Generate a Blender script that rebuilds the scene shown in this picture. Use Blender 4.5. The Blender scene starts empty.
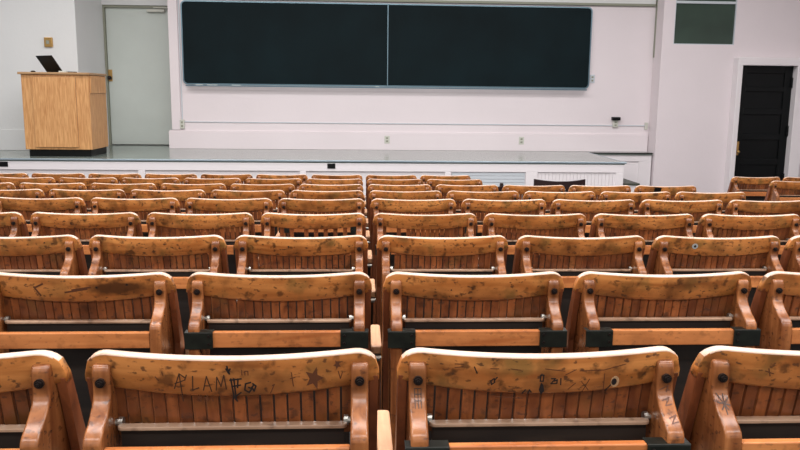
import bpy, bmesh, math, random
from mathutils import Vector, Matrix
random.seed(7)
C = bpy.context.scene.collection
D = bpy.data
PI = math.pi

# ------------------------------------------------------------------ materials
def lin(r, g, b):
    f = lambda c: (c/255/12.92) if c/255 <= .04045 else ((c/255+.055)/1.055)**2.4
    return (f(r), f(g), f(b), 1)

def new_mat(name):
    m = D.materials.new(name); m.use_nodes = True
    nt = m.node_tree; b = nt.nodes['Principled BSDF']
    return m, nt, b

def plain(name, col, rough=.5, metal=0., spec=.5, bump=0., bscale=60, var=0., vscale=3):
    m, nt, b = new_mat(name)
    b.inputs['Roughness'].default_value = rough
    b.inputs['Metallic'].default_value = metal
    b.inputs['Specular IOR Level'].default_value = spec
    b.inputs['Base Color'].default_value = col
    tc = nt.nodes.new('ShaderNodeTexCoord')
    if var:
        n = nt.nodes.new('ShaderNodeTexNoise'); n.inputs['Scale'].default_value = vscale; n.inputs['Detail'].default_value = 6
        nt.links.new(tc.outputs['Object'], n.inputs['Vector'])
        r = nt.nodes.new('ShaderNodeValToRGB')
        r.color_ramp.elements[0].position = .3; r.color_ramp.elements[1].position = .7
        r.color_ramp.elements[0].color = tuple(c*(1-var) for c in col[:3])+(1,)
        r.color_ramp.elements[1].color = tuple(min(1, c*(1+var)) for c in col[:3])+(1,)
        nt.links.new(n.outputs['Fac'], r.inputs['Fac']); nt.links.new(r.outputs['Color'], b.inputs['Base Color'])
    if bump:
        n = nt.nodes.new('ShaderNodeTexNoise'); n.inputs['Scale'].default_value = bscale
        nt.links.new(tc.outputs['Object'], n.inputs['Vector'])
        bp = nt.nodes.new('ShaderNodeBump'); bp.inputs['Strength'].default_value = bump; bp.inputs['Distance'].default_value = .01
        nt.links.new(n.outputs['Fac'], bp.inputs['Height']); nt.links.new(bp.outputs['Normal'], b.inputs['Normal'])
    return m

def wood(name, c1, c2, axis=0, rough=.38, stain=.0, green=.0, slat=0., grain=1., ink=.0, spec=.5, burn=False):
    """varnished timber: grain along an axis, random worn patches and ink marks that differ from piece to piece"""
    m, nt, b = new_mat(name); N = nt.nodes; L = nt.links
    b.inputs['Roughness'].default_value = rough
    b.inputs['Specular IOR Level'].default_value = spec
    tc = N.new('ShaderNodeTexCoord'); oi = N.new('ShaderNodeObjectInfo')
    mul = N.new('ShaderNodeMath'); mul.operation = 'MULTIPLY'; mul.inputs[1].default_value = 37.7
    L.new(oi.outputs['Random'], mul.inputs[0])
    cx = N.new('ShaderNodeCombineXYZ')
    for i in range(3): L.new(mul.outputs[0], cx.inputs[i])
    add = N.new('ShaderNodeVectorMath'); add.operation = 'ADD'
    L.new(tc.outputs['Object'], add.inputs[0]); L.new(cx.outputs[0], add.inputs[1])
    mp = N.new('ShaderNodeMapping'); s = [38, 38, 38]; s[axis] = 3.5
    mp.inputs['Scale'].default_value = s
    L.new(add.outputs[0], mp.inputs['Vector'])
    n = N.new('ShaderNodeTexNoise'); n.inputs['Scale'].default_value = grain; n.inputs['Detail'].default_value = 7; n.inputs['Distortion'].default_value = .6
    L.new(mp.outputs[0], n.inputs['Vector'])
    r = N.new('ShaderNodeValToRGB'); r.color_ramp.elements[0].position = .32; r.color_ramp.elements[1].position = .66
    r.color_ramp.elements[0].color = c1; r.color_ramp.elements[1].color = c2
    L.new(n.outputs['Fac'], r.inputs['Fac'])
    col = r.outputs['Color']
    def mixin(fac, colour, mode='MIX'):
        nonlocal col
        mx = N.new('ShaderNodeMix'); mx.data_type = 'RGBA'; mx.blend_type = mode
        if hasattr(fac, 'is_linked') or not isinstance(fac, (int, float)): L.new(fac, mx.inputs[0])
        else: mx.inputs[0].default_value = fac
        L.new(col, mx.inputs[6])
        if isinstance(colour, tuple): mx.inputs[7].default_value = colour
        else: L.new(colour, mx.inputs[7])
        col = mx.outputs[2]
    def mask(scale, lo, hi, detail=4, amp=1., off=0., stretch=None):
        nn = N.new('ShaderNodeTexNoise'); nn.inputs['Scale'].default_value = scale; nn.inputs['Detail'].default_value = detail
        o = N.new('ShaderNodeVectorMath'); o.operation = 'ADD'; o.inputs[1].default_value = (off, off*1.7, off*.6)
        L.new(add.outputs[0], o.inputs[0])
        src = o.outputs[0]
        if stretch:
            mm = N.new('ShaderNodeMapping'); mm.inputs['Scale'].default_value = stretch
            L.new(src, mm.inputs['Vector']); src = mm.outputs[0]
        L.new(src, nn.inputs['Vector'])
        mr = N.new('ShaderNodeMapRange'); mr.inputs[1].default_value = lo; mr.inputs[2].default_value = hi
        mr.inputs[3].default_value = 0; mr.inputs[4].default_value = amp
        L.new(nn.outputs['Fac'], mr.inputs[0])
        return mr.outputs[0]
    if slat:
        # each narrow strip has its own tone
        sx = N.new('ShaderNodeSeparateXYZ'); L.new(tc.outputs['Object'], sx.inputs[0])
        d = N.new('ShaderNodeMath'); d.operation = 'DIVIDE'; d.inputs[1].default_value = slat; L.new(sx.outputs[0], d.inputs[0])
        fl = N.new('ShaderNodeMath'); fl.operation = 'FLOOR'; L.new(d.outputs[0], fl.inputs[0])
        a2 = N.new('ShaderNodeMath'); a2.operation = 'ADD'; L.new(fl.outputs[0], a2.inputs[0]); L.new(mul.outputs[0], a2.inputs[1])
        wn = N.new('ShaderNodeTexWhiteNoise'); wn.noise_dimensions = '1D'; L.new(a2.outputs[0], wn.inputs['W'])
        mr = N.new('ShaderNodeMapRange'); mr.inputs[3].default_value = .0; mr.inputs[4].default_value = .65
        L.new(wn.outputs['Value'], mr.inputs[0])
        mixin(mr.outputs[0], lin(70, 32, 18))
    if green: mixin(mask(13, .54, .68, 6, green, 3.3), lin(84, 84, 44))
    if stain:
        mixin(mask(11, .50, .70, 8, stain, 0.), lin(74, 40, 18))
        mixin(mask(34, .57, .68, 6, stain, 7.7), lin(30, 20, 14))
    if ink: mixin(mask(60, .60, .66, 8, ink*.85, 5.1, (1, 1, 1.6)), lin(24, 22, 26))
    if burn:
        sp = N.new('ShaderNodeVectorMath'); sp.operation = 'SUBTRACT'; sp.inputs[1].default_value = (.112, -.01, .787); L.new(tc.outputs['Object'], sp.inputs[0])
        ms = N.new('ShaderNodeVectorMath'); ms.operation = 'MULTIPLY'; ms.inputs[1].default_value = (15, 0, 58); L.new(sp.outputs[0], ms.inputs[0])
        ln = N.new('ShaderNodeVectorMath'); ln.operation = 'LENGTH'; L.new(ms.outputs[0], ln.inputs[0])
        wb = N.new('ShaderNodeTexNoise'); wb.inputs['Scale'].default_value = 40; L.new(tc.outputs['Object'], wb.inputs['Vector'])
        ad = N.new('ShaderNodeMath'); ad.operation = 'ADD'; L.new(ln.outputs['Value'], ad.inputs[0]); L.new(wb.outputs['Fac'], ad.inputs[1])
        mb = N.new('ShaderNodeMapRange'); mb.inputs[1].default_value = 2.0; mb.inputs[2].default_value = 1.3; mb.inputs[4].default_value = .93
        L.new(ad.outputs[0], mb.inputs[0]); mixin(mb.outputs[0], lin(26, 17, 14))
    # whole piece lighter or darker
    mr = N.new('ShaderNodeMapRange'); mr.inputs[3].default_value = 0.; mr.inputs[4].default_value = .28
    fr = N.new('ShaderNodeMath'); fr.operation = 'FRACT'; L.new(mul.outputs[0], fr.inputs[0]); L.new(fr.outputs[0], mr.inputs[0])
    mixin(mr.outputs[0], tuple(c*.6 for c in c1[:3])+(1,))
    L.new(col, b.inputs['Base Color'])
    bp = N.new('ShaderNodeBump'); bp.inputs['Strength'].default_value = .12; bp.inputs['Distance'].default_value = .004
    L.new(n.outputs['Fac'], bp.inputs['Height']); L.new(bp.outputs['Normal'], b.inputs['Normal'])
    return m

M = {}
M['rail'] = wood('honey_oak_rail', lin(172, 102, 48), lin(218, 146, 80), 0, .34, .75, .6, ink=.9)
M['rail_burnt'] = wood('burnt_oak_rail', lin(172, 102, 48), lin(218, 146, 80), 0, .34, .75, .3, ink=.9, burn=True)
M['edge'] = wood('pale_edge_highlight', lin(208, 172, 146), lin(230, 202, 184), 0, .3, .15)  # bright highlight along the rail tops, painted in as a paler wood
M['slat'] = wood('red_brown_slats', lin(112, 58, 28), lin(170, 100, 54), 2, .42, .6, .25, slat=.0243, ink=.7)
M['post'] = wood('brown_post_wood', lin(112, 62, 32), lin(164, 104, 60), 2, .27, .35, .0, ink=.6)
M['side'] = wood('side_panel_wood', lin(106, 56, 32), lin(142, 80, 46), 2, .42, .3)
M['seat'] = wood('worn_seat_wood', lin(142, 110, 88), lin(182, 152, 128), 0, .3, .5, .1)
M['underside'] = wood('shaded_underside', lin(22, 16, 13), lin(36, 27, 21), 0, .5)  # near-black colour carries the shade on the seat face behind the cross rail
M['crossrail'] = wood('orange_rail_wood', lin(168, 96, 50), lin(208, 134, 78), 0, .36, .3, .0, ink=.4)
M['arm'] = wood('pale_arm_wood', lin(176, 126, 90), lin(204, 156, 116), 1, .5, .1)
M['iron'] = plain('black_iron', lin(20, 24, 19), .42, .2, var=.4, vscale=40)
M['bolt'] = plain('dark_bolt', lin(46, 38, 36), .3, .6)
M['steel'] = plain('dull_steel', lin(190, 188, 180), .28, .9)
M['ink'] = plain('ink', lin(26, 20, 20), .6)
M['faintink'] = plain('faint_ink', lin(92, 52, 30), .6)
M['pencil'] = plain('pencil', lin(62, 38, 24), .6)
M['knot'] = plain('pale_knot', lin(176, 140, 104), .5)
M['sticker'] = plain('grey_sticker', lin(160, 165, 165), .5)
M['wall'] = plain('painted_wall', lin(226, 216, 219), .5, bump=.12, bscale=25, var=.02, vscale=1.2)
M['wall_side'] = plain('grey_white_wall', lin(216, 217, 217), .6, bump=.12, bscale=25, var=.02, vscale=1.2)
M['trimw'] = plain('gloss_white_trim', lin(230, 224, 226), .35, bump=.05)
M['greydoor'] = plain('grey_green_door_paint', lin(200, 207, 201), .5, bump=.1, bscale=30, var=.03, vscale=2)
M['greypanel'] = plain('blue_grey_panel_paint', lin(196, 202, 208), .5)
M['olive'] = plain('olive_grey_rail_paint', lin(138, 140, 124), .5)
M['deck'] = plain('worn_grey_green_deck', lin(122, 132, 126), .16, bump=.06, bscale=12, var=.16, vscale=2.2)
M['nosing'] = plain('brushed_nosing', lin(166, 182, 192), .3, .5)
M['floor'] = plain('dark_brown_floor', lin(16, 15, 14), .6, var=.25, vscale=2)
M['board'] = plain('chalkboard_slate', lin(9, 25, 29), .6, spec=.12, var=.25, vscale=1.4)
M['alu'] = plain('board_aluminium', lin(110, 134, 146), .35, .7)
M['chalk'] = plain('chalk', lin(236, 236, 230), .8)
M['blackwood'] = plain('black_door_paint', lin(8, 11, 12), .4, spec=.2, var=.2, vscale=4)
M['brass'] = plain('brass', lin(196, 156, 96), .3, .9)
M['greenglass'] = plain('dark_green_glass', lin(48, 66, 56), .25, var=.2, vscale=2)
M['oak'] = wood('lectern_oak', lin(186, 130, 78), lin(220, 168, 112), 2, .45, .0, grain=1.4)
M['oaktop'] = wood('lectern_top', lin(160, 122, 84), lin(184, 148, 108), 0, .4)
M['black'] = plain('matt_black', lin(9, 10, 11), .5, spec=.2)
M['screen'] = plain('black_screen', lin(6, 7, 9), .15)
M['putty'] = plain('putty_plastic', lin(198, 198, 188), .45)
M['darkchair'] = plain('dark_stained_wood', lin(38, 22, 22), .35)
M['darktread'] = plain('dark_green_tread', lin(62, 66, 56), .5)
M['ceil'] = plain('ceiling_paint', lin(225, 225, 220), .8)

# ------------------------------------------------------------------ mesh helpers
def obj(name, bm, m, parent=None, smooth=False, bevel=0., seg=2):
    me = D.meshes.new(name)
    bmesh.ops.recalc_face_normals(bm, faces=bm.faces)
    bm.to_mesh(me); bm.free()
    me.materials.append(M[m] if isinstance(m, str) else m)
    if smooth:
        for p in me.polygons: p.use_smooth = True
    o = D.objects.new(name, me); C.objects.link(o)
    if parent: o.parent = parent
    if bevel:
        md = o.modifiers.new('bevel', 'BEVEL'); md.width = bevel; md.segments = seg; md.limit_method = 'ANGLE'; md.angle_limit = math.radians(40)
    return o

def box(bm, x0, x1, y0, y1, z0, z1, rot=None):
    v = [bm.verts.new(p) for p in ((x0,y0,z0),(x1,y0,z0),(x1,y1,z0),(x0,y1,z0),(x0,y0,z1),(x1,y0,z1),(x1,y1,z1),(x0,y1,z1))]
    for f in ((3,2,1,0),(4,5,6,7),(0,1,5,4),(1,2,6,5),(2,3,7,6),(3,0,4,7)): bm.faces.new([v[i] for i in f])
    if rot is not None:
        for w in v: w.co = rot @ w.co
    return v

def B(*boxes):
    bm = bmesh.new()
    for b in boxes: box(bm, *b)
    return bm

def prism(bm, pts, a, b, axis='x'):
    """pts: outline in the other two axes; extruded from a to b"""
    def P(u, v, w):
        return {'x': (w, u, v), 'y': (u, w, v), 'z': (u, v, w)}[axis]
    A = [bm.verts.new(P(u, v, a)) for u, v in pts]; Bv = [bm.verts.new(P(u, v, b)) for u, v in pts]
    bm.faces.new(A[::-1]); bm.faces.new(Bv)
    n = len(pts)
    for i in range(n): bm.faces.new((A[i], A[(i+1) % n], Bv[(i+1) % n], Bv[i]))
    return A + Bv

def cyl(bm, c, r, h, axis='z', n=14, r2=None):
    r2 = r if r2 is None else r2
    rot = {'z': Matrix(), 'x': Matrix.Rotation(PI/2, 4, 'Y'), 'y': Matrix.Rotation(-PI/2, 4, 'X')}[axis]
    bmesh.ops.create_cone(bm, cap_ends=True, segments=n, radius1=r, radius2=r2, depth=h, matrix=Matrix.Translation(c) @ rot)

def ball(bm, c, r, sx=1, sy=1, sz=1, n=14):
    bmesh.ops.create_uvsphere(bm, u_segments=n, v_segments=n//2+2, radius=r, matrix=Matrix.Translation(c) @ Matrix.Diagonal((sx, sy, sz, 1)))

def rrect(x0, x1, y0, y1, r, n=5, corners=(1,1,1,1)):
    pts = []
    cs = [(x1-r, y1-r, 0), (x0+r, y1-r, 90), (x0+r, y0+r, 180), (x1-r, y0+r, 270)]
    cn = [(x1, y1), (x0, y1), (x0, y0), (x1, y0)]
    for (cx, cy, a), k, q in zip(cs, corners, cn):
        if not k: pts.append(q); continue
        for i in range(n+1):
            t = math.radians(a + 90*i/n); pts.append((cx+r*math.cos(t), cy+r*math.sin(t)))
    return pts

def empty(name, label, cat, loc=(0,0,0), rz=0, group=None):
    o = D.objects.new(name, None); C.objects.link(o); o.empty_display_size = .1
    o.location = loc; o.rotation_euler = (0, 0, rz); o['label'] = label; o['category'] = cat
    if group: o['group'] = group
    return o

def tag(o, label, cat, group=None):
    o['label'] = label; o['category'] = cat
    if group: o['group'] = group
    return o

def struct(name, bm, m, **k):
    o = obj(name, bm, m, **k); o['kind'] = 'structure'; return o

def copy_tree(o, parent=None):
    c = o.copy(); C.objects.link(c); c.parent = parent
    for ch in list(o.children): copy_tree(ch, c)
    return c

# ------------------------------------------------------------------ rows: distance from the camera position and floor level of each row
ROW_Y = [1.352, 2.178, 3.036, 3.864, 4.724, 5.546, 6.392, 7.226, 8.010]
ROW_T = [1.246, 1.198, 1.149, 1.112, 1.070, 1.019, .966, .921, .878]   # height of the backrest tops
HT = .83
X0, PITCH = .3356, .5622
TILT = math.tan(math.radians(13))

# ------------------------------------------------------------------ room
CE = 4.9
# floor in shallow tiers
bm = bmesh.new()
prof = [(-3.5, ROW_T[0]-HT)]
for n in range(9):
    f = ROW_T[n]-HT
    y1 = ROW_Y[n] + .47
    prof.append((y1, f)); nf = ROW_T[n+1]-HT if n < 8 else 0.
    prof.append((y1, nf))
prof += [(14.2, 0.), (14.2, -.3), (-3.5, -.3)]
prism(bm, prof, -9.2, 9.2, 'x')
struct('floor', bm, 'floor')
struct('ceiling', B((-9.2, 9.2, -3.5, 14.2, CE, CE+.15)), 'ceil')
struct('wall_left', B((-9.35, -9.2, -3.5, 12.6, -.3, CE)), 'wall_side')
struct('wall_right', B((9.2, 9.35, -3.5, 12.9, -.3, CE)), 'wall')
# front wall beside the recess, left
o = struct('wall_front_left', B((-9.2, -4.365, 12.6, 14.05, .0, CE)), 'wall_side')
o2 = struct('baseboard_left', B((-9.2, -4.365, 12.585, 12.6, .76, 1.085)), 'wall_side', bevel=.006)
# recess with the grey green door
struct('wall_recess', B((-4.365, -3.108, 14.05, 14.2, .0, CE), (-4.365, -3.108, 13.9, 14.05, 3.14, CE)), 'wall_side')
# chalkboard wall
struct('wall_front', B((-3.108, 4.957, 13.25, 14.2, .0, CE), (4.957, 9.2, 13.25, 14.2, .0, CE)), 'wall')
struct('baseboard_front', B((-3.16, 4.957, 13.215, 13.25, .76, 1.045), (-3.15, 4.957, 13.228, 13.25, 1.045, 1.065)), 'wall', bevel=.004)
# right hand front wall, nearer, with door and dark window
WX0, WX1, WZ0, WZ1 = 5.165, 6.19, 2.555, 3.95
DX0, DX1, DZ = 6.29, 7.215, 2.222
bm = B((4.975, WX0, 12.9, 13.25, 0, CE), (WX0, WX1, 12.9, 13.25, 0, WZ0), (WX0, WX1, 12.9, 13.25, WZ1, CE),
       (WX1, DX0, 12.9, 13.25, 0, CE), (DX0, DX1, 12.9, 13.25, DZ, CE), (DX1, 9.2, 12.9, 13.25, 0, CE))
struct('wall_front_right', bm, 'wall')
# window
w = struct('window_1', B((WX0, WX1, 12.935, 12.95, WZ0, WZ1)), 'greenglass')
bm = B((WX0, WX0+.012, 12.905, 12.935, WZ0, WZ1), (WX1-.012, WX1, 12.905, 12.935, WZ0, WZ1), (WX0+.012, WX1-.012, 12.905, 12.935, WZ0, WZ0+.012),
       (WX0+.012, WX1-.012, 12.905, 12.935, 3.21, 3.25), (WX0+.012, WX1-.012, 12.905, 12.935, WZ1-.03, WZ1))
obj('window_frame', bm, 'greypanel', w)
# black panelled door
d = struct('door_1', B((DX0, DX1, 12.88, 12.92, 0, DZ)), 'blackwood')
bm = bmesh.new()
zz = [0.0, .30, .72, 1.14, 1.56, 1.98]
box(bm, DX0, DX0+.13, 12.855, 12.88, 0, DZ); box(bm, DX1-.13, DX1, 12.855, 12.88, 0, DZ)
for z0, z1 in ((0, .2), (.58, .68), (1.0, 1.1), (1.42, 1.52), (1.80, 1.88), (DZ-.12, DZ)):
    box(bm, DX0+.13, DX1-.13, 12.855, 12.88, z0, z1)
obj('door_panelling', bm, 'blackwood', d, bevel=.006)
bm = B((DX0+.045, DX0+.10, 12.848, 12.855, .74, .97)); obj('escutcheon', bm, 'brass', d, bevel=.003)
bm = bmesh.new(); cyl(bm, (DX0+.072, 12.83, .80), .012, .05, 'y'); ball(bm, (DX0+.072, 12.80, .80), .03); obj('door_knob', bm, 'brass', d, smooth=True)
for z in (.35, 1.15, 1.95):
    bm = bmesh.new(); box(bm, DX1-.035, DX1-.002, 12.835, 12.855, z-.07, z+.07); cyl(bm, (DX1-.012, 12.838, z), .013, .17); obj('hinge', bm, 'black', d)
bm = bmesh.new(); prism(bm, [(6.205, 0), (DX0, 0), (DX0, DZ), (DX1, DZ), (DX1, 0), (7.40, 0), (7.40, 2.35), (6.205, 2.35)], 12.72, 12.9, 'y')
obj('door_frame', bm, 'trimw', d, bevel=.008)
bm = B((7.55, 7.62, 12.80, 12.9, 0, 2.25)); struct('trim_1', bm, 'olive')

# grey green door in the recess
d = struct('door_2', B((-4.33, -3.20, 13.98, 14.03, .775, 3.10)), 'greydoor')
obj('door_frame', B((-4.365, -4.335, 13.93, 14.05, .76, 3.10), (-4.365, -3.108, 13.93, 14.05, 3.10, 3.14)), 'olive', d)
bm = B((-4.335, -4.265, 13.965, 13.98, 1.86, 2.06)); obj('escutcheon', bm, 'brass', d, bevel=.004)
bm = bmesh.new(); cyl(bm, (-4.30, 13.95, 1.92), .013, .06, 'y'); ball(bm, (-4.30, 13.91, 1.92), .036); obj('door_knob', bm, 'bolt', d, smooth=True)
bm = bmesh.new(); box(bm, -3.62, -3.32, 13.90, 13.98, 3.03, 3.085); box(bm, -3.50, -3.2, 13.86, 13.88, 3.09, 3.11); obj('door_closer', bm, 'putty', d, bevel=.008)

# rails and pipes on the chalkboard wall
bm = B((-2.95, 4.95, 13.20, 13.25, 3.185, 3.225)); struct('trim_2', bm, 'olive', bevel=.006)
bm = B((-2.95, 4.95, 13.225, 13.25, 3.225, 3.55)); struct('trim_3', bm, 'wall_side')
bm = B((-3.105, -2.955, 13.22, 13.25, 1.07, CE)); struct('trim_4', bm, 'wall', bevel=.006)
tag(obj('conduit', B((-2.94, -2.925, 13.235, 13.25, 1.20, 3.19)), 'greypanel'), 'thin vertical painted conduit left of the chalkboard', 'conduit')
tag(obj('conduit', B((-2.90, 4.95, 13.235, 13.25, 1.196, 1.212)), 'greypanel', bevel=.004), 'long thin horizontal conduit along the wall below the chalkboard', 'conduit')
tag(obj('conduit', B((4.965, 5.0, 13.20, 13.25, 2.35, CE)), 'olive', bevel=.006), 'olive grey vertical conduit in the corner right of the chalkboard', 'conduit')
tag(obj('conduit', B((4.35, 4.37, 13.235, 13.25, 3.225, CE)), 'olive'), 'short pipe rising above the rail right of the chalkboard', 'conduit')

def wall_box(x, z, w, h, label, Y=13.25, dep=.04, dark=False, holes=True, mat='putty', cat='outlet', name='wall_outlet'):
    t = empty(name, label, cat, (x, Y, z-h/2))
    obj('cover', B((-w/2, w/2, -dep, 0, 0, h)), mat, t, bevel=.006)
    if holes:
        for k in (.3, .7): obj('socket', B((-w*.2, w*.2, -dep-.003, -dep, h*k-h*.11, h*k+h*.11)), 'olive', t)
    if dark:
        obj('plug', B((-w*.75, w*.75, -dep-.05, -.0, h, h+.055)), 'black', t, bevel=.006)
    return t
wall_box(-2.935, 1.165, .075, .15, 'putty coloured junction box at the left end of the wall conduit')
wall_box(.474, .935, .09, .13, 'double wall outlet low on the wall below the chalkboard joint')
wall_box(2.766, .935, .09, .13, 'double wall outlet low on the wall right of the board middle')
wall_box(4.379, 1.235, .09, .12, 'wall outlet with a black plug under the right of the chalkboard', dark=True)
wall_box(3.945, 1.985, .085, .14, 'light switch plate just right of the chalkboard', dep=.015, holes=True, mat='greypanel', cat='switch', name='switch_plate')
wall_box(4.92, 1.2, .05, .12, 'small corner box at the right end of the wall conduit', holes=False)
t = empty('thermostat', 'brass coloured thermostat on the wall above the lectern', 'thermostat', (-4.785, 12.602, 2.355))
obj('cover', B((-.062, .062, -.035, 0, 0, .145)), 'brass', t, bevel=.006)
obj('dial', B((-.03, .02, -.042, -.035, .045, .10)), 'olive', t)

# ------------------------------------------------------------------ chalkboard
t = empty('chalkboard', 'wide dark green chalkboard in two panels on the white front wall', 'chalkboard', (.5, 13.25, 1.82))
x0, x1, z0, z1 = -2.885, 3.875, 1.825, 3.15
for a, b in ((x0, .47), (.476, x1)):
    bm = bmesh.new()
    cr = (0, 1, 1, 0) if a < 0 else (1, 0, 0, 1)
    prism(bm, [(u-.5, v-1.82) for u, v in rrect(a, b, z0, z1, .07, 5, cr)], -.045, -.0, 'y')
    obj('board_panel', bm, 'board', t)
bm = bmesh.new()
out = rrect(x0-.008, x1+.008, z0-.01, z1+.008, .08, 6); inn = rrect(x0+.012, x1-.012, z0+.012, z1-.012, .06, 6)
def ring(bm, out, inn, y0, y1, dx, dz):
    vs = [[bm.verts.new((u-dx, y, v-dz)) for u, v in P] for P in (out, inn) for y in (y0, y1)]
    n = len(out)
    for i in range(n):
        j = (i+1) % n
        for a, b in ((0, 1), (1, 3), (3, 2), (2, 0)):
            bm.faces.new((vs[a][i], vs[a][j], vs[b][j], vs[b][i]))
ring(bm, out, inn, -.052, 0, .5, 1.82)
obj('board_frame', bm, 'alu', t)
obj('joint_strip', B((-.034, -.02, -.052, -.044, .02, 1.31)), 'alu', t)
bm = bmesh.new(); prism(bm, [(-.06, -.03), (-.13, -.03), (-.13, -.012), (-.12, -.012), (-.12, -.022), (-.06, -.022)], x0+.05-.5, x1-.05-.5, 'x')
obj('chalk_tray', bm, 'alu', t)
for i, (cx, L) in enumerate(((-2.62, .12), (-2.45, .09), (-2.36, .07), (-2.02, .14), (.30, .06))):
    bm = bmesh.new(); cyl(bm, (cx, 13.25-.095, 1.82-.0125), .0085, L, 'x', 8)
    tag(obj('chalk_stick', bm, 'chalk'), ['leftmost white chalk stick on the chalkboard tray', 'second white chalk stick from the left on the chalkboard tray',
        'short third chalk stick from the left on the chalkboard tray', 'longest chalk stick, fourth from the left on the chalkboard tray',
        'lone chalk stick near the joint of the chalkboard panels'][i], 'chalk', 'chalk on the board tray')

# ------------------------------------------------------------------ stage
t = empty('stage', 'raised lecture stage with grey green deck and white panelled front', 'stage', (0, 11.08, 0))
SX = 3.84
bm = B((-9.2, SX, .0, 1.65, .72, .755), (-4.36, SX, 1.65, 3.1, .72, .755), (SX, 4.957, 2.03, 2.3, .72, .755), (SX-.3, SX, .0, 2.27, .72, .755))
bm.free(); bm = bmesh.new()
prism(bm, [(-9.19, 0), (SX, 0), (SX, 1.88), (4.955, 1.88), (4.955, 2.134), (-3.17, 2.134), (-3.17, 2.168), (-3.11, 2.168), (-3.11, 2.85), (-4.36, 2.85), (-4.36, 1.50), (-9.19, 1.50)], .72, .76, 'z')
obj('deck', bm, 'deck', t)
obj('nosing', B((-9.19, SX+.025, -.02, -.001, .737, .763), (SX+.001, SX+.025, 0, 1.87, .737, .763)), 'nosing', t, bevel=.006)
obj('nosing', B((SX+.03, 4.955, 1.860, 1.879, .748, .762)), 'iron', t)
bm = B((-9.19, SX-.01, .02, .08, 0, .72), (SX-.07, SX-.01, .08, 1.92, 0, .72))
obj('front_wall', bm, 'trimw', t)
# raised stiles and rails of the front, leaving framed panels
bm = bmesh.new()
xs = [-9.19, -7.4, -5.2, -3.0, -.75, 1.32, 2.39, 2.575, 3.73, SX-.01]
box(bm, -9.19, SX-.01, -.005, .02, .605, .72); box(bm, -9.19, SX-.01, -.005, .02, 0, .16)
for a in (-7.4, -5.2, -3.0, -.75, 1.32): box(bm, a-.09, a+.0, -.005, .02, .16, .605)
box(bm, 2.40, 2.575, -.005, .02, .16, .605); box(bm, 3.72, SX-.01, -.005, .02, .16, .605)
obj('front_framing', bm, 'trimw', t, bevel=.004)
bm = bmesh.new()
for k in range(9): box(bm, 1.33, 2.39, .006, .02, .17+k*.048, .17+k*.048+.042)
obj('louvre_panel', bm, 'greypanel', t)
bm = bmesh.new()
for k in range(22): box(bm, 2.585+k*.052, 2.585+k*.052+.048, .008, .02, .17, .595)
obj('beaded_panel', bm, 'trimw', t)
obj('vent', B((-.447, -.335, -.012, .0, .645, .715)), 'black', t)
bm = B((-4.98, -4.865, -.012, .0, .645, .715)); obj('vent', bm, 'black', t)
# wing behind the right end
bm = B((SX, 4.955, 1.92, 2.16, 0, .72)); obj('wing_wall', bm, 'trimw', t)
bm = B((SX, 4.955, 1.90, 1.92, .61, .72), (SX, 4.955, 1.90, 1.92, 0, .15), (4.74, 4.955, 1.90, 1.92, .15, .61), (4.0, 4.12, 1.90, 1.92, .15, .61)); obj('wing_framing', bm, 'trimw', t, bevel=.005)

# steps up at the right end of the stage
t = empty('stage_steps', 'low steps with dark treads beside the right end of the stage', 'steps', (SX+.03, 11.15, 0))
bm = B((0, .21, 0, .9, 0, .42), (.21, .46, 0, .9, 0, .20)); obj('riser_block', bm, 'trimw', t)
obj('tread', B((0, .23, -.02, .9, .42, .445)), 'darktread', t); obj('tread', B((.23, .48, -.02, .9, .20, .235)), 'darktread', t)

# ------------------------------------------------------------------ lectern and laptop
t = empty('lectern', 'large light oak lectern on a black plinth at the left of the stage', 'lectern', (-4.29, 11.42, .7605))
obj('plinth', B((-.425, .445, .03, .71, .0005, .10)), 'black', t)
obj('body', B((-.465, .472, 0, .73, .10, 1.155)), 'oak', t, bevel=.006)
obj('top', B((-.50, .49, -.03, .76, 1.155, 1.188)), 'oaktop', t, bevel=.006)
obj('door_reveal', B((-.316, .291, -.004, 0, .129, 1.126)), 'oaktop', t)
obj('front_door', B((-.31, .285, -.024, -.004, .135, 1.12)), 'oak', t, bevel=.003)
obj('side_flap', B((.473, .487, .03, .70, .90, 1.14)), 'oak', t, bevel=.003)
TZ = .76+1.188
# laptop, lid back towards the seats
lt = empty('laptop', 'open black laptop on top of the oak lectern', 'laptop', (-4.395, 11.72, TZ+.0005), math.radians(-36))
obj('base', B((-.19, .19, 0, .235, .0, .018)), 'black', lt, bevel=.004)
obj('keyboard', B((-.15, .15, .08, .19, .018, .0195)), 'screen', lt)
R = Matrix.Translation((0, 0, .016)) @ Matrix.Rotation(math.radians(36), 4, 'X')
bm = bmesh.new(); box(bm, -.19, .19, -.006, .006, 0, .27, R); obj('lid', bm, 'black', lt, bevel=.003)
bm = bmesh.new(); box(bm, -.175, .175, .006, .0075, .015, .255, R); obj('screen', bm, 'screen', lt)
bm = bmesh.new(); ball(bm, (-4.66, 11.62, TZ+.012), .035, 1, .7, .4); tag(obj('computer_mouse', bm, 'black', smooth=True), 'black computer mouse left of the laptop on the lectern', 'mouse')
bm = bmesh.new(); box(bm, -4.26, -4.16, 11.50, 11.58, TZ, TZ+.022); tag(obj('remote_control', bm, 'putty', bevel=.005), 'small pale remote right of the laptop on the lectern', 'remote')

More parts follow.
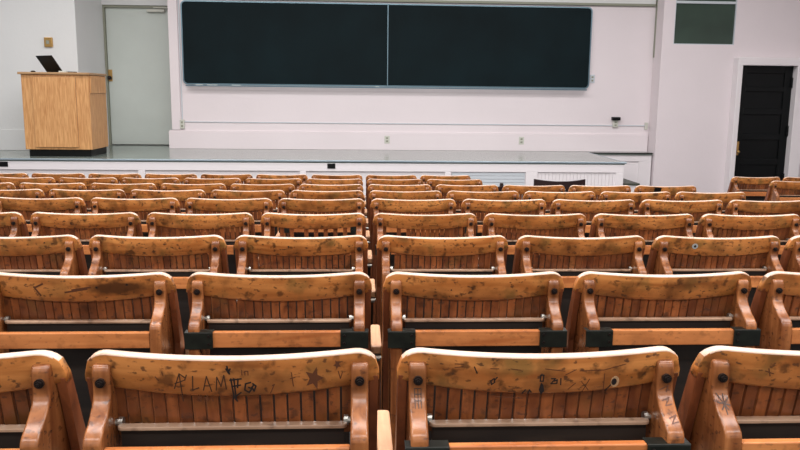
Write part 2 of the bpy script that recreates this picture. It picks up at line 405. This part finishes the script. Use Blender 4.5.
# ------------------------------------------------------------------ lecture chairs
RW = .2645           # half width of a backrest
def bulge(x):      # the backrest bows towards the row behind in its middle
    return -.030*(1-(x/RW)**2)
def ysurf(x, z): return (HT - z)*TILT + bulge(x)
def rail_top(x):
    d = RW-abs(x); r = .046
    z = HT-.009*(1-(x/RW)**2)*1.
    if d < r: z -= r-math.sqrt(max(0, r*r-(r-d)**2))
    return z
def rail_bot(x): return HT-.066-.020*(1-(x/RW)**2)
TH = .024
def rail_mesh():
    bm = bmesh.new(); n = 44; loops = []
    for i in range(n+1):
        x = -RW*math.cos(PI*i/n)*.35 + (-RW+2*RW*i/n)*.65
        x = max(-RW, min(RW, x))
        zt, zb = rail_top(x), rail_bot(x)
        e = .004
        pts = [(0, zb+e), (0, zt-e), (e*.3, zt-e*.3), (e, zt), (TH-e, zt), (TH-e*.3, zt-e*.3), (TH, zt-e), (TH, zb+e), (TH-e, zb), (e, zb)]
        loops.append([bm.verts.new((x, ysurf(x, z)+o*1., z)) for o, z in pts])
    for a, b in zip(loops, loops[1:]):
        m = len(a)
        for k in range(m): bm.faces.new((a[k], a[(k+1) % m], b[(k+1) % m], b[k]))
    bm.faces.new(loops[0]); bm.faces.new(loops[-1][::-1])
    return bm
def slats_mesh(skip=()):
    bm = bmesh.new(); p = .0243; n = 20
    for k in range(-n//2, n//2):
        if k in skip: continue
        x0, x1 = k*p+.0019, (k+1)*p-.0019
        xc = (x0+x1)/2; zt = rail_bot(xc)+.012; zb = .655
        o = .006+random.uniform(-.0008, .0008)
        v = []
        for z in (zb, zt):
            for x, dy in ((x0, 0), (x1, 0), (x1, .010), (x0, .010)):
                v.append(bm.verts.new((x, ysurf(xc, z)+o+dy, z)))
        for f in ((3,2,1,0),(4,5,6,7),(0,1,5,4),(1,2,6,5),(2,3,7,6),(3,0,4,7)): bm.faces.new([v[i] for i in f])
    return bm
PW = .0315; PX = .2285
# edge of the post facing the row behind (y, z), top to bottom
face = [(-.004, .806), (-.010, .803), (-.014, .795), (-.015, .78), (-.013, .765), (-.0135, .753), (-.018, .742), (-.031, .728), (-.048, .714), (-.065, .703), (-.075, .694), (-.079, .684), (-.079, .60), (-.065, .30), (-.060, 0)]
backe = [(.05, 0), (.055, .30), (.085, .60), (.075, .665), (.055, .70), (.032, .74), (.012, .79), (.002, .806)]
def smooth_line(P, k=4):
    out = []
    for i in range(len(P)-1):
        p0, p1, p2, p3 = P[max(i-1, 0)], P[i], P[i+1], P[min(i+2, len(P)-1)]
        for q in range(k):
            t = q/k
            out.append(tuple(.5*(2*p1[a]+(p2[a]-p0[a])*t+(2*p0[a]-5*p1[a]+4*p2[a]-p3[a])*t*t+(3*p1[a]-p0[a]-3*p2[a]+p3[a])*t**3) for a in (0, 1)))
    return out+[P[-1]]
face_off = smooth_line(face[:12])+face[12:]
def post_mesh(s):
    bm = bmesh.new(); pts = face_off + backe
    prism(bm, pts, s*PX-PW/2, s*PX+PW/2, 'x')
    return bm
def side_mesh(s):
    bm = bmesh.new()
    pts = [(.010, .775), (.012+(.83-.60)*TILT, .60), (.055, .42), (.03, 0), (.12, 0), (.17, .42), (.115, .60), (.045, .775)]
    a, b = (.2455, .2625)
    prism(bm, pts, min(s*a, s*b), max(s*a, s*b), 'x')
    return bm
def slot(name, bm, m, parent, **k): return obj(name, bm, m, parent, **k)

def make_arm(parent, x):
    bm = bmesh.new()
    prism(bm, rrect(x-.0160, x+.0160, .10, .335, .010, 4), .548, .572, 'z'); obj('armrest', bm, 'arm', parent, bevel=.004)
    bm = bmesh.new()
    prism(bm, [(.08, 0), (.34, 0), (.34, .02), (.20, .05), (.17, .30), (.24, .52), (.24, .548), (.12, .548), (.12, .52), (.13, .30), (.11, .05), (.08, .02)], x-.006, x+.006, 'x')
    s = obj('standard', bm, 'iron', parent)
    bm = bmesh.new(); cyl(bm, (x, .112, .535), .012, .022, 'x', 10); cyl(bm, (x, .112, .535), .007, .030, 'x', 8)
    b = obj('pivot_bolt', bm, 'steel', s)
    return s

def make_chair(plates=(False, False), gap=(), arm_right=False):
    t = empty('lecture_chair', 'x', 'chair')
    obj('back_rail', rail_mesh(), 'rail', t, smooth=False)
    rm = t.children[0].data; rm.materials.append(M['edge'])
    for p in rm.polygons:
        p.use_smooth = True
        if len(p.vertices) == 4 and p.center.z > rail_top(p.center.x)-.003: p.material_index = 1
    obj('slat_panel', slats_mesh(gap), 'slat', t)
    for i, s in enumerate((-1, 1)):
        po = obj('back_post', post_mesh(s), 'post', t, smooth=True, bevel=.004)
        po.data.set_sharp_from_angle(angle=math.radians(50))
        bm = bmesh.new(); cyl(bm, (s*PX, -.0175, .775), .0085, .006, 'y', 16); cyl(bm, (s*PX, -.022, .775), .0062, .006, 'y', 6); cyl(bm, (s*PX, -.026, .775), .003, .004, 'y', 8)
        obj('bolt', bm, 'bolt', po)
        bm = bmesh.new(); xi = s*(PX-PW/2)
        cyl(bm, (xi-s*.003, .010, .69), .006, .006, 'x', 10); cyl(bm, (xi-s*.009, .010, .69), .0095, .008, 'x', 12)
        obj('wing_nut', bm, 'steel', po)
        obj('side_panel', side_mesh(s), 'side', t, bevel=.002)
        if plates[i]:
            bm = bmesh.new(); a, b = s*.254, s*.176
            box(bm, min(a, b), max(a, b), -.083, -.079, .628, .675); box(bm, min(a, b), max(a, b), -.083, -.052, .675, .677)
            pl = obj('corner_plate', bm, 'iron', t, bevel=.001)
            bm = bmesh.new()
            for dz in (.644, .666): cyl(bm, (s*.187, -.085, dz), .0035, .004, 'y', 8)
            obj('plate_screws', bm, 'bolt', pl)
    # tipped up seat, its rounded upper edge showing under the slats
    bm = bmesh.new()
    prism(bm, rrect(-.206, .206, -.014, .006, .010, 5, (0, 0, 1, 1)), .683, .690, 'z')
    se = obj('seat', bm, 'seat', t, bevel=.0015)
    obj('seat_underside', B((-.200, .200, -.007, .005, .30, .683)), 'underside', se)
    obj('batten', B((-.045, .05, -.016, -.006, .640, .650)), 'seat', se, bevel=.002)
    obj('cross_rail', B((-.212, .212, -.076, -.058, .630, .675)), 'crossrail', t, bevel=.0025)
    make_arm(t, -.2811)
    if arm_right: make_arm(t, .2811)
    return t

# thin marks that lie on a rail: strokes given in the chair's own x and height
def marks(parent, name, strokes, m='ink', w=.0016, label=None, split=True, surf=None):
    surf = surf or ysurf
    if split:
        for st in strokes: marks(parent, name, [st], m, w, label, False, surf)
        return
    bm = bmesh.new()
    for st in strokes:
        for (xa, za), (xb, zb) in zip(st, st[1:]):
            d = Vector((xb-xa, zb-za)); L = d.length
            if L < 1e-6: continue
            d /= L; nrm = Vector((-d.y, d.x))*w/2; e = d*w*.4
            k = max(1, int(L/.012)); 
            for i in range(k):
                p0 = Vector((xa, za))+d*L*i/k-e; p1 = Vector((xa, za))+d*L*(i+1)/k+e
                q = [p0+nrm, p1+nrm, p1-nrm, p0-nrm]
                vs = [bm.verts.new((c.x, surf(c.x, c.y)-.0005, c.y)) for c in q]
                bk = [bm.verts.new((c.x, surf(c.x, c.y)+.0008, c.y)) for c in q]
                bm.faces.new(vs); bm.faces.new(bk[::-1])
                for u in range(4): bm.faces.new((vs[u], vs[(u+1) % 4], bk[(u+1) % 4], bk[u]))
    o = obj(name, bm, m, parent)
    if label: o['label'] = label
    return o
def disc(cx, cz, r, n=10): return [(cx+r*math.cos(2*PI*i/n), cz+r*math.sin(2*PI*i/n)) for i in range(n+1)]
def blob(parent, name, pts, m):     # filled small patch on the rail
    bm = bmesh.new()
    cx = sum(p[0] for p in pts)/len(pts); cz = sum(p[1] for p in pts)/len(pts)
    f = [bm.verts.new((x, ysurf(x, z)-.0006, z)) for x, z in pts]; b = [bm.verts.new((x, ysurf(x, z)+.0008, z)) for x, z in pts]
    c = bm.verts.new((cx, ysurf(cx, cz)-.0006, cz)); n = len(pts)
    for i in range(n):
        j = (i+1) % n
        bm.faces.new((f[i], f[j], c)); bm.faces.new((f[i], f[j], b[j], b[i]))
    bm.faces.new(b)
    return obj(name, bm, m, parent)

protos = {}
def proto(key):
    if key not in protos:
        protos[key] = [make_chair(*key), False]
    e = protos[key]
    if not e[1]: e[1] = True; return e[0]
    return copy_tree(e[0])

ordn = ['first', 'second', 'third', 'fourth', 'fifth', 'sixth', 'seventh', 'eighth', 'ninth']
spans = [(-2, 1), (-2, 2), (-3, 3), (-4, 3), (-4, 4), (-5, 4), (-6, 4), (-6, 1), (-7, 1)]
plate_at = {(0, -1): (0, 0), (0, 0): (1, 1), (0, 1): (0, 0), (0, -2): (0, 0), (1, -2): (0, 0), (1, -1): (1, 1), (1, 0): (1, 1), (1, 1): (1, 1), (1, 2): (0, 0)}
gaps = {(3, -1): (-8, -6, -4, -3, -1, 1, 3, 5, 7, 8), (3, 0): (-8, -7, -5, 8), (2, 0): (-9,)}
special = {(0, -1): 'front rail pencilled with large letters and a dark star', (1, -2): 'with a dark burn smear on its rail', (0, 0): 'with a ringed knot and ink marks on its rail',
           (2, 2): 'with a round grey sticker on its rail', (3, -1): 'with wide gaps between its slats', (6, 4): ''}
cover = {}
chairs = {}
plain_set = {}
order = [(n, j) for n in range(9) for j in range(spans[n][0], spans[n][1]+1)]
for n, j in order:
    pl = plate_at.get((n, j))
    if pl is None: pl = (bool((n*7+j*3) % 2), bool((n*5+j) % 2)) if n < 5 else (False, False)
    pl = (bool(pl[0]), bool(pl[1]))
    gp = gaps.get((n, j), ())
    ar = (n in (5, 6) and j == 4) or (n in (7, 8) and j == 1)
    c = proto((pl, gp, ar))
    c.location = (X0+PITCH*j, ROW_Y[n], ROW_T[n]-HT)
    k = j+1 if j >= 0 else -j
    side = 'right' if j >= 0 else 'left'
    if n == 0 and j == -1: lab = 'nearest-row wooden chair with pencilled letters and a dark star on its rail'
    elif n == 0 and j == 0: lab = 'nearest-row wooden chair with a ringed knot and ink marks on its rail'
    elif (n, j) == (3, -1): lab = 'wooden chair with wide gaps between its slats, fourth row, left of centre gap'
    elif (n, j) == (1, -2): lab = 'wooden chair with a dark burn smear on its rail, second row, far left'
    elif (n, j) == (2, 2): lab = 'wooden chair with a round grey sticker on its rail, third row, right side'
    else: lab = 'slatted wooden lecture chair, %s row from camera, %s %s of the centre gap' % (ordn[n], ordn[k-1], side)
    c['label'] = lab; c['group'] = 'folding lecture chairs in the main block'
    chairs[n, j] = c
for (n, k), lab in (((7, 0), 'slatted wooden lecture chair at the right edge, nearer than the pair by the door'),
                    ((8, 0), 'slatted wooden lecture chair standing directly before the black door'),
                    ((8, 1), 'slatted wooden lecture chair right of the one before the black door')):
    c = proto(((True, False), (), False)) if False else proto(((False, False), (), False))
    c.location = (4.205+PITCH*k, ROW_Y[n], ROW_T[n]-HT)
    c['label'] = lab; c['group'] = 'lecture chairs in the right hand block'

# ---- writing and marks on particular rails
def px(cx, sc, y_top, pts):  # image-like letter sheet to rail space: x right, y down
    return [((x-cx)/sc, .812-(y-y_top)*.00255) for x, y in pts]
A = chairs[0, -1]
S = lambda *st: [px(234, 552, 361, s) for s in st]
for L_ in (S([(178, 381), (184, 369), (189, 372)], [(184, 369), (185.5, 391)], [(179, 377), (189, 374), (191, 370)]),
    S([(197, 371), (196, 382), (202, 380)]), S([(206.5, 382), (210.5, 371), (214.5, 383)], [(208, 378.5), (213, 378.5)]),
    S([(219, 382), (220.5, 371.5), (224, 379), (227.5, 370), (229, 381)])):
    marks(A, 'pencilled_letter', L_, 'pencil', .0019, split=False)
marks(A, 'ink_scrawl', S(
    [(234, 373), (236, 388), (243, 384)], [(233, 374), (244, 373)], [(235, 379), (243, 378)], [(237, 373), (238, 390)], [(241, 373), (240, 380)],
    [(230, 365), (232, 368), (234, 365)], [(231, 363), (233, 369)], [(236, 388), (239, 391)],
    [(253, 376), (248, 377), (247, 382), (251, 384), (254, 381), (251, 380)], [(255, 377), (258, 379), (256, 383), (254, 380), (256, 378)]), 'ink', .0028, 'dark ink letters')
marks(A, 'small_writing', S(
    [(201, 386), (201, 391)], [(201, 388), (203.5, 388)], [(203.5, 386), (203.5, 391)], [(206, 389), (208, 388), (207, 390.5)], [(210, 386), (210, 391), (212, 389)], [(214, 388), (215, 391)],
    [(245, 366), (245, 370)], [(248, 370), (248, 367), (251, 367), (251, 370)], [(160, 372), (163, 375)], [(167, 368), (168, 371)], [(293, 369), (294.5, 380)], [(291.5, 374), (296.5, 373)],
    [(272, 385), (276, 378), (274, 379)], [(339, 370), (341, 376), (343, 371)]), 'faintink', .0016)
def star(cx, cy, r, rot=.3):
    return [px(234, 552, 361, [(cx+(r if i % 2 == 0 else r*.45)*math.sin(i*PI/5+rot), cy-(r if i % 2 == 0 else r*.45)*math.cos(i*PI/5+rot))])[0] for i in range(10)]
blob(A, 'drawn_star', star(315, 374.5, 9.5), 'faintink')
blob(A, 'drawn_star', star(338, 364.5, 4.0, .8), 'faintink')
Bc = chairs[0, 0]
S2 = lambda *st: [px(539, 545, 361, s) for s in st]
marks(Bc, 'ink_marks', S2(
    [(487, 377), (490, 375), (491, 378), (488, 380), (487, 377)], [(491, 376), (493, 374)], [(536, 372), (539, 372), (539, 377), (536, 377), (536, 372)],
    [(547, 379), (551, 375), (547, 375)], [(547, 379), (552, 379)], [(550, 377), (553, 376), (553, 379)], [(556.5, 375), (557, 380)],
    [(519, 387), (522, 384)], [(525, 387), (526, 384), (528, 386)], [(470, 366), (473, 371)], [(604, 386), (611, 380)]), 'ink', .0022)
marks(Bc, 'scratches', S2(
    [(451, 364), (459, 364)], [(451, 367), (459, 366)], [(486, 367), (494, 367)], [(506, 367), (516, 368)], [(540, 367), (560, 369)], [(575, 369), (600, 369), (622, 365)], [(578, 378), (586, 385)], [(586, 376), (580, 386)],
    [(601, 372), (602, 388)], [(561, 372), (571, 368)], [(565, 384), (572, 379)], [(493, 390), (520, 391)]), 'faintink', .0014)
blob(Bc, 'ink_blot', px(539, 545, 361, [(537, 378), (539.5, 380), (541, 385), (538, 388), (535.5, 384)]), 'ink')
blob(Bc, 'knot_ring', px(539, 545, 361, [(613+4.6*math.cos(a*.6283), 379+4.6*math.sin(a*.6283)) for a in range(10)]), 'knot')
blob(Bc, 'knot_hole', [(x, z) for x, z in px(539, 545, 361, [(612+2.8*math.cos(a*.6283), 379+2.8*math.sin(a*.6283)) for a in range(10)])], 'ink').location.y = -.0006
T = chairs[0, 1]
marks(T, 'ink_marks', [[(-.07, .79), (-.05, .745)], [(-.04, .79), (-.075, .75)], [(-.085, .775), (-.035, .768)], [(-.145, .785), (-.13, .78)], [(-.14, .79), (-.135, .775)]], 'faintink', .002)
blob(T, 'ink_blot', [(.0, .785), (.02, .792), (.025, .775), (.005, .77)], 'ink')
def post_surf(x, z):
    for (ya_, za_), (yb_, zb_) in zip(face_off, face_off[1:]):
        if zb_ <= z <= za_ and za_ > zb_: return ya_+(yb_-ya_)*(za_-z)/(za_-zb_)
    return -.02
L0, R0 = -PX, PX
marks(Bc, 'inked_grid', [[(L0-.006, .758), (L0-.005, .728)], [(L0, .758), (L0+.001, .728)], [(L0+.006, .758), (L0+.006, .728)],
    [(L0-.006, .758), (L0+.006, .758)], [(L0-.006, .748), (L0+.006, .748)], [(L0-.006, .738), (L0+.006, .738)]], 'pencil', .0014, surf=post_surf)
marks(Bc, 'post_scribble', [[(R0-.010, .752), (R0+.006, .760), (R0+.002, .748)], [(R0-.008, .735), (R0+.006, .740), (R0-.004, .728), (R0+.008, .730)],
    [(R0-.004, .712), (R0+.010, .716), (R0-.002, .706), (R0+.011, .708)]], 'faintink', .0016, surf=post_surf)
marks(T, 'post_scribble', [[(L0-.010, .745), (L0+.006, .722)], [(L0-.006, .722), (L0+.010, .738)], [(L0-.011, .732), (L0+.011, .728)], [(L0+.002, .744), (L0+.001, .716)]], 'pencil', .002, surf=post_surf)
# burn smear on the left chair of the second row
Lc = chairs[1, -2]
pts = [(.03, .792), (.075, .80), (.115, .803), (.155, .797), (.13, .787), (.10, .778), (.055, .776), (.02, .782)]
br = [o for o in Lc.children if o.name.startswith('back_rail')][0]
br.data = br.data.copy(); br.data.materials[0] = M['rail_burnt']
marks(Lc, 'scorch_marks', [[(-.115, .79), (-.10, .765)], [(-.11, .79), (-.09, .80)], [(-.03, .775), (.03, .785)], [(-.01, .782), (.04, .79)]], 'faintink', .005)
# sticker
blob(chairs[2, 2], 'sticker', [(-.105+.012*math.cos(a*.6283), .787+.012*math.sin(a*.6283)) for a in range(10)], 'sticker')
blob(chairs[2, 2], 'sticker_centre', [(-.105+.005*math.cos(a*.6283), .787+.005*math.sin(a*.6283)) for a in range(10)], 'ink').location.y = -.0006
# assorted ink blots on other rails
rnd = random.Random(11)
for key, c in chairs.items():
    if key[0] == 0: continue
    for q in range(rnd.choice((0, 1, 1, 2))):
        x = rnd.uniform(-.19, .19); z = rnd.uniform(.772, .80); r = rnd.uniform(.002, .0045)
        pts = [(x+r*rnd.uniform(.6, 1.3)*math.cos(a*.785), z+r*rnd.uniform(.5, 1.1)*math.sin(a*.785)) for a in range(8)]
        blob(c, 'ink_blot', pts, 'ink')

# black taped patch on the rail of the last seventh row chair (fourth from right end)
bm = bmesh.new()
c = chairs[6, 4]
blob(c, 'black_tape', [(-.115, .764), (-.055, .760), (-.05, .812), (-.105, .815)], 'black')

# ------------------------------------------------------------------ two dark chairs in the cleared space
def dark_chair(loc, rz, label, h=0):
    t = empty('dark_chair', label, 'chair', loc, rz, 'dark chairs in the cleared space')
    bm = bmesh.new(); loops = []
    for i in range(17):
        u = -1+2*i/16; x = .295*u; y = .06*(u*u); zt = .74+.022*u*u-h; zb = .655-h
        loops.append([bm.verts.new(p) for p in ((x, y-.01, zb), (x, y-.01, zt), (x, y+.012, zt), (x, y+.012, zb))])
    for a, b in zip(loops, loops[1:]):
        for k in range(4): bm.faces.new((a[k], a[(k+1) % 4], b[(k+1) % 4], b[k]))
    bm.faces.new(loops[0]); bm.faces.new(loops[-1][::-1])
    obj('back_rail', bm, 'darkchair', t)
    for s in (-1, 1):
        bm = bmesh.new(); prism(bm, [(.05, .70), (.02, .0), (.06, .0), (.09, .42), (.08, .70)], s*.23-.018, s*.23+.018, 'x'); obj('leg', bm, 'darkchair', t)
        bm = bmesh.new(); box(bm, s*.23-.018, s*.23+.018, .44, .48, 0, .43); obj('leg', bm, 'darkchair', t)
    bm = bmesh.new(); prism(bm, rrect(-.25, .25, .04, .50, .05), .42, .455, 'z'); obj('seat', bm, 'darkchair', t, bevel=.006)
    bm = bmesh.new()
    for x in (-.08, 0, .08): box(bm, x-.02, x+.02, .012, .03, .45, .67)
    obj('back_splat', bm, 'darkchair', t)
    return t
dark_chair((2.285, 8.68, 0), 0, 'dark wooden chair with concave top rail in front of the stage')
dark_chair((1.42, 8.75, 0), math.radians(8), 'dark reddish wooden chair mostly hidden behind the seventh row', .085)

# ------------------------------------------------------------------ camera
cd = D.cameras.new('camera'); cam = D.objects.new('camera', cd); C.objects.link(cam)
th, ya, ro = [math.radians(a) for a in (9.5527, 3.0683, .6203)]
f = Vector((math.sin(ya)*math.cos(th), math.cos(ya)*math.cos(th), -math.sin(th)))
r = Vector((math.cos(ya), -math.sin(ya), 0)); u = r.cross(f)
r2 = r*math.cos(ro)+u*math.sin(ro); u2 = -r*math.sin(ro)+u*math.cos(ro)
mat = Matrix(((r2.x, u2.x, -f.x), (r2.y, u2.y, -f.y), (r2.z, u2.z, -f.z))).to_4x4()
mat.translation = (0, 0, 1.70); cam.matrix_world = mat
cd.sensor_width = 36; cd.lens = 779.27/800*36; cd.clip_start = .05
bpy.context.scene.camera = cam

# ------------------------------------------------------------------ light
def area(name, loc, rot, sx, sy, power, col=(1, 1, 1)):
    l = D.lights.new(name, 'AREA'); l.shape = 'RECTANGLE'; l.size = sx; l.size_y = sy; l.energy = power; l.color = col
    o = D.objects.new(name, l); C.objects.link(o); o.location = loc; o.rotation_euler = rot
    return o
for y, p in ((-1.2, 460), (1.6, 460), (4.4, 330), (7.4, 320), (9.8, 280)):
    area('ceiling_lamp', (0, y, CE-.05), (0, 0, 0), 13, .7, p, (1, .975, .97))
area('rear_fill', (0, -3.3, 3.2), (math.radians(65), 0, 0), 12, 2.0, 120, (1, .95, .91))  # added fill behind the camera, brightens the chair backs
w = D.worlds.new('world'); bpy.context.scene.world = w; w.use_nodes = True
w.node_tree.nodes['Background'].inputs[0].default_value = (1, .97, .95, 1)
w.node_tree.nodes['Background'].inputs[1].default_value = .12
vs = bpy.context.scene.view_settings
vs.view_transform = 'Standard'; vs.look = 'None'; vs.gamma = 1; vs.use_curve_mapping = False; vs.exposure = 0
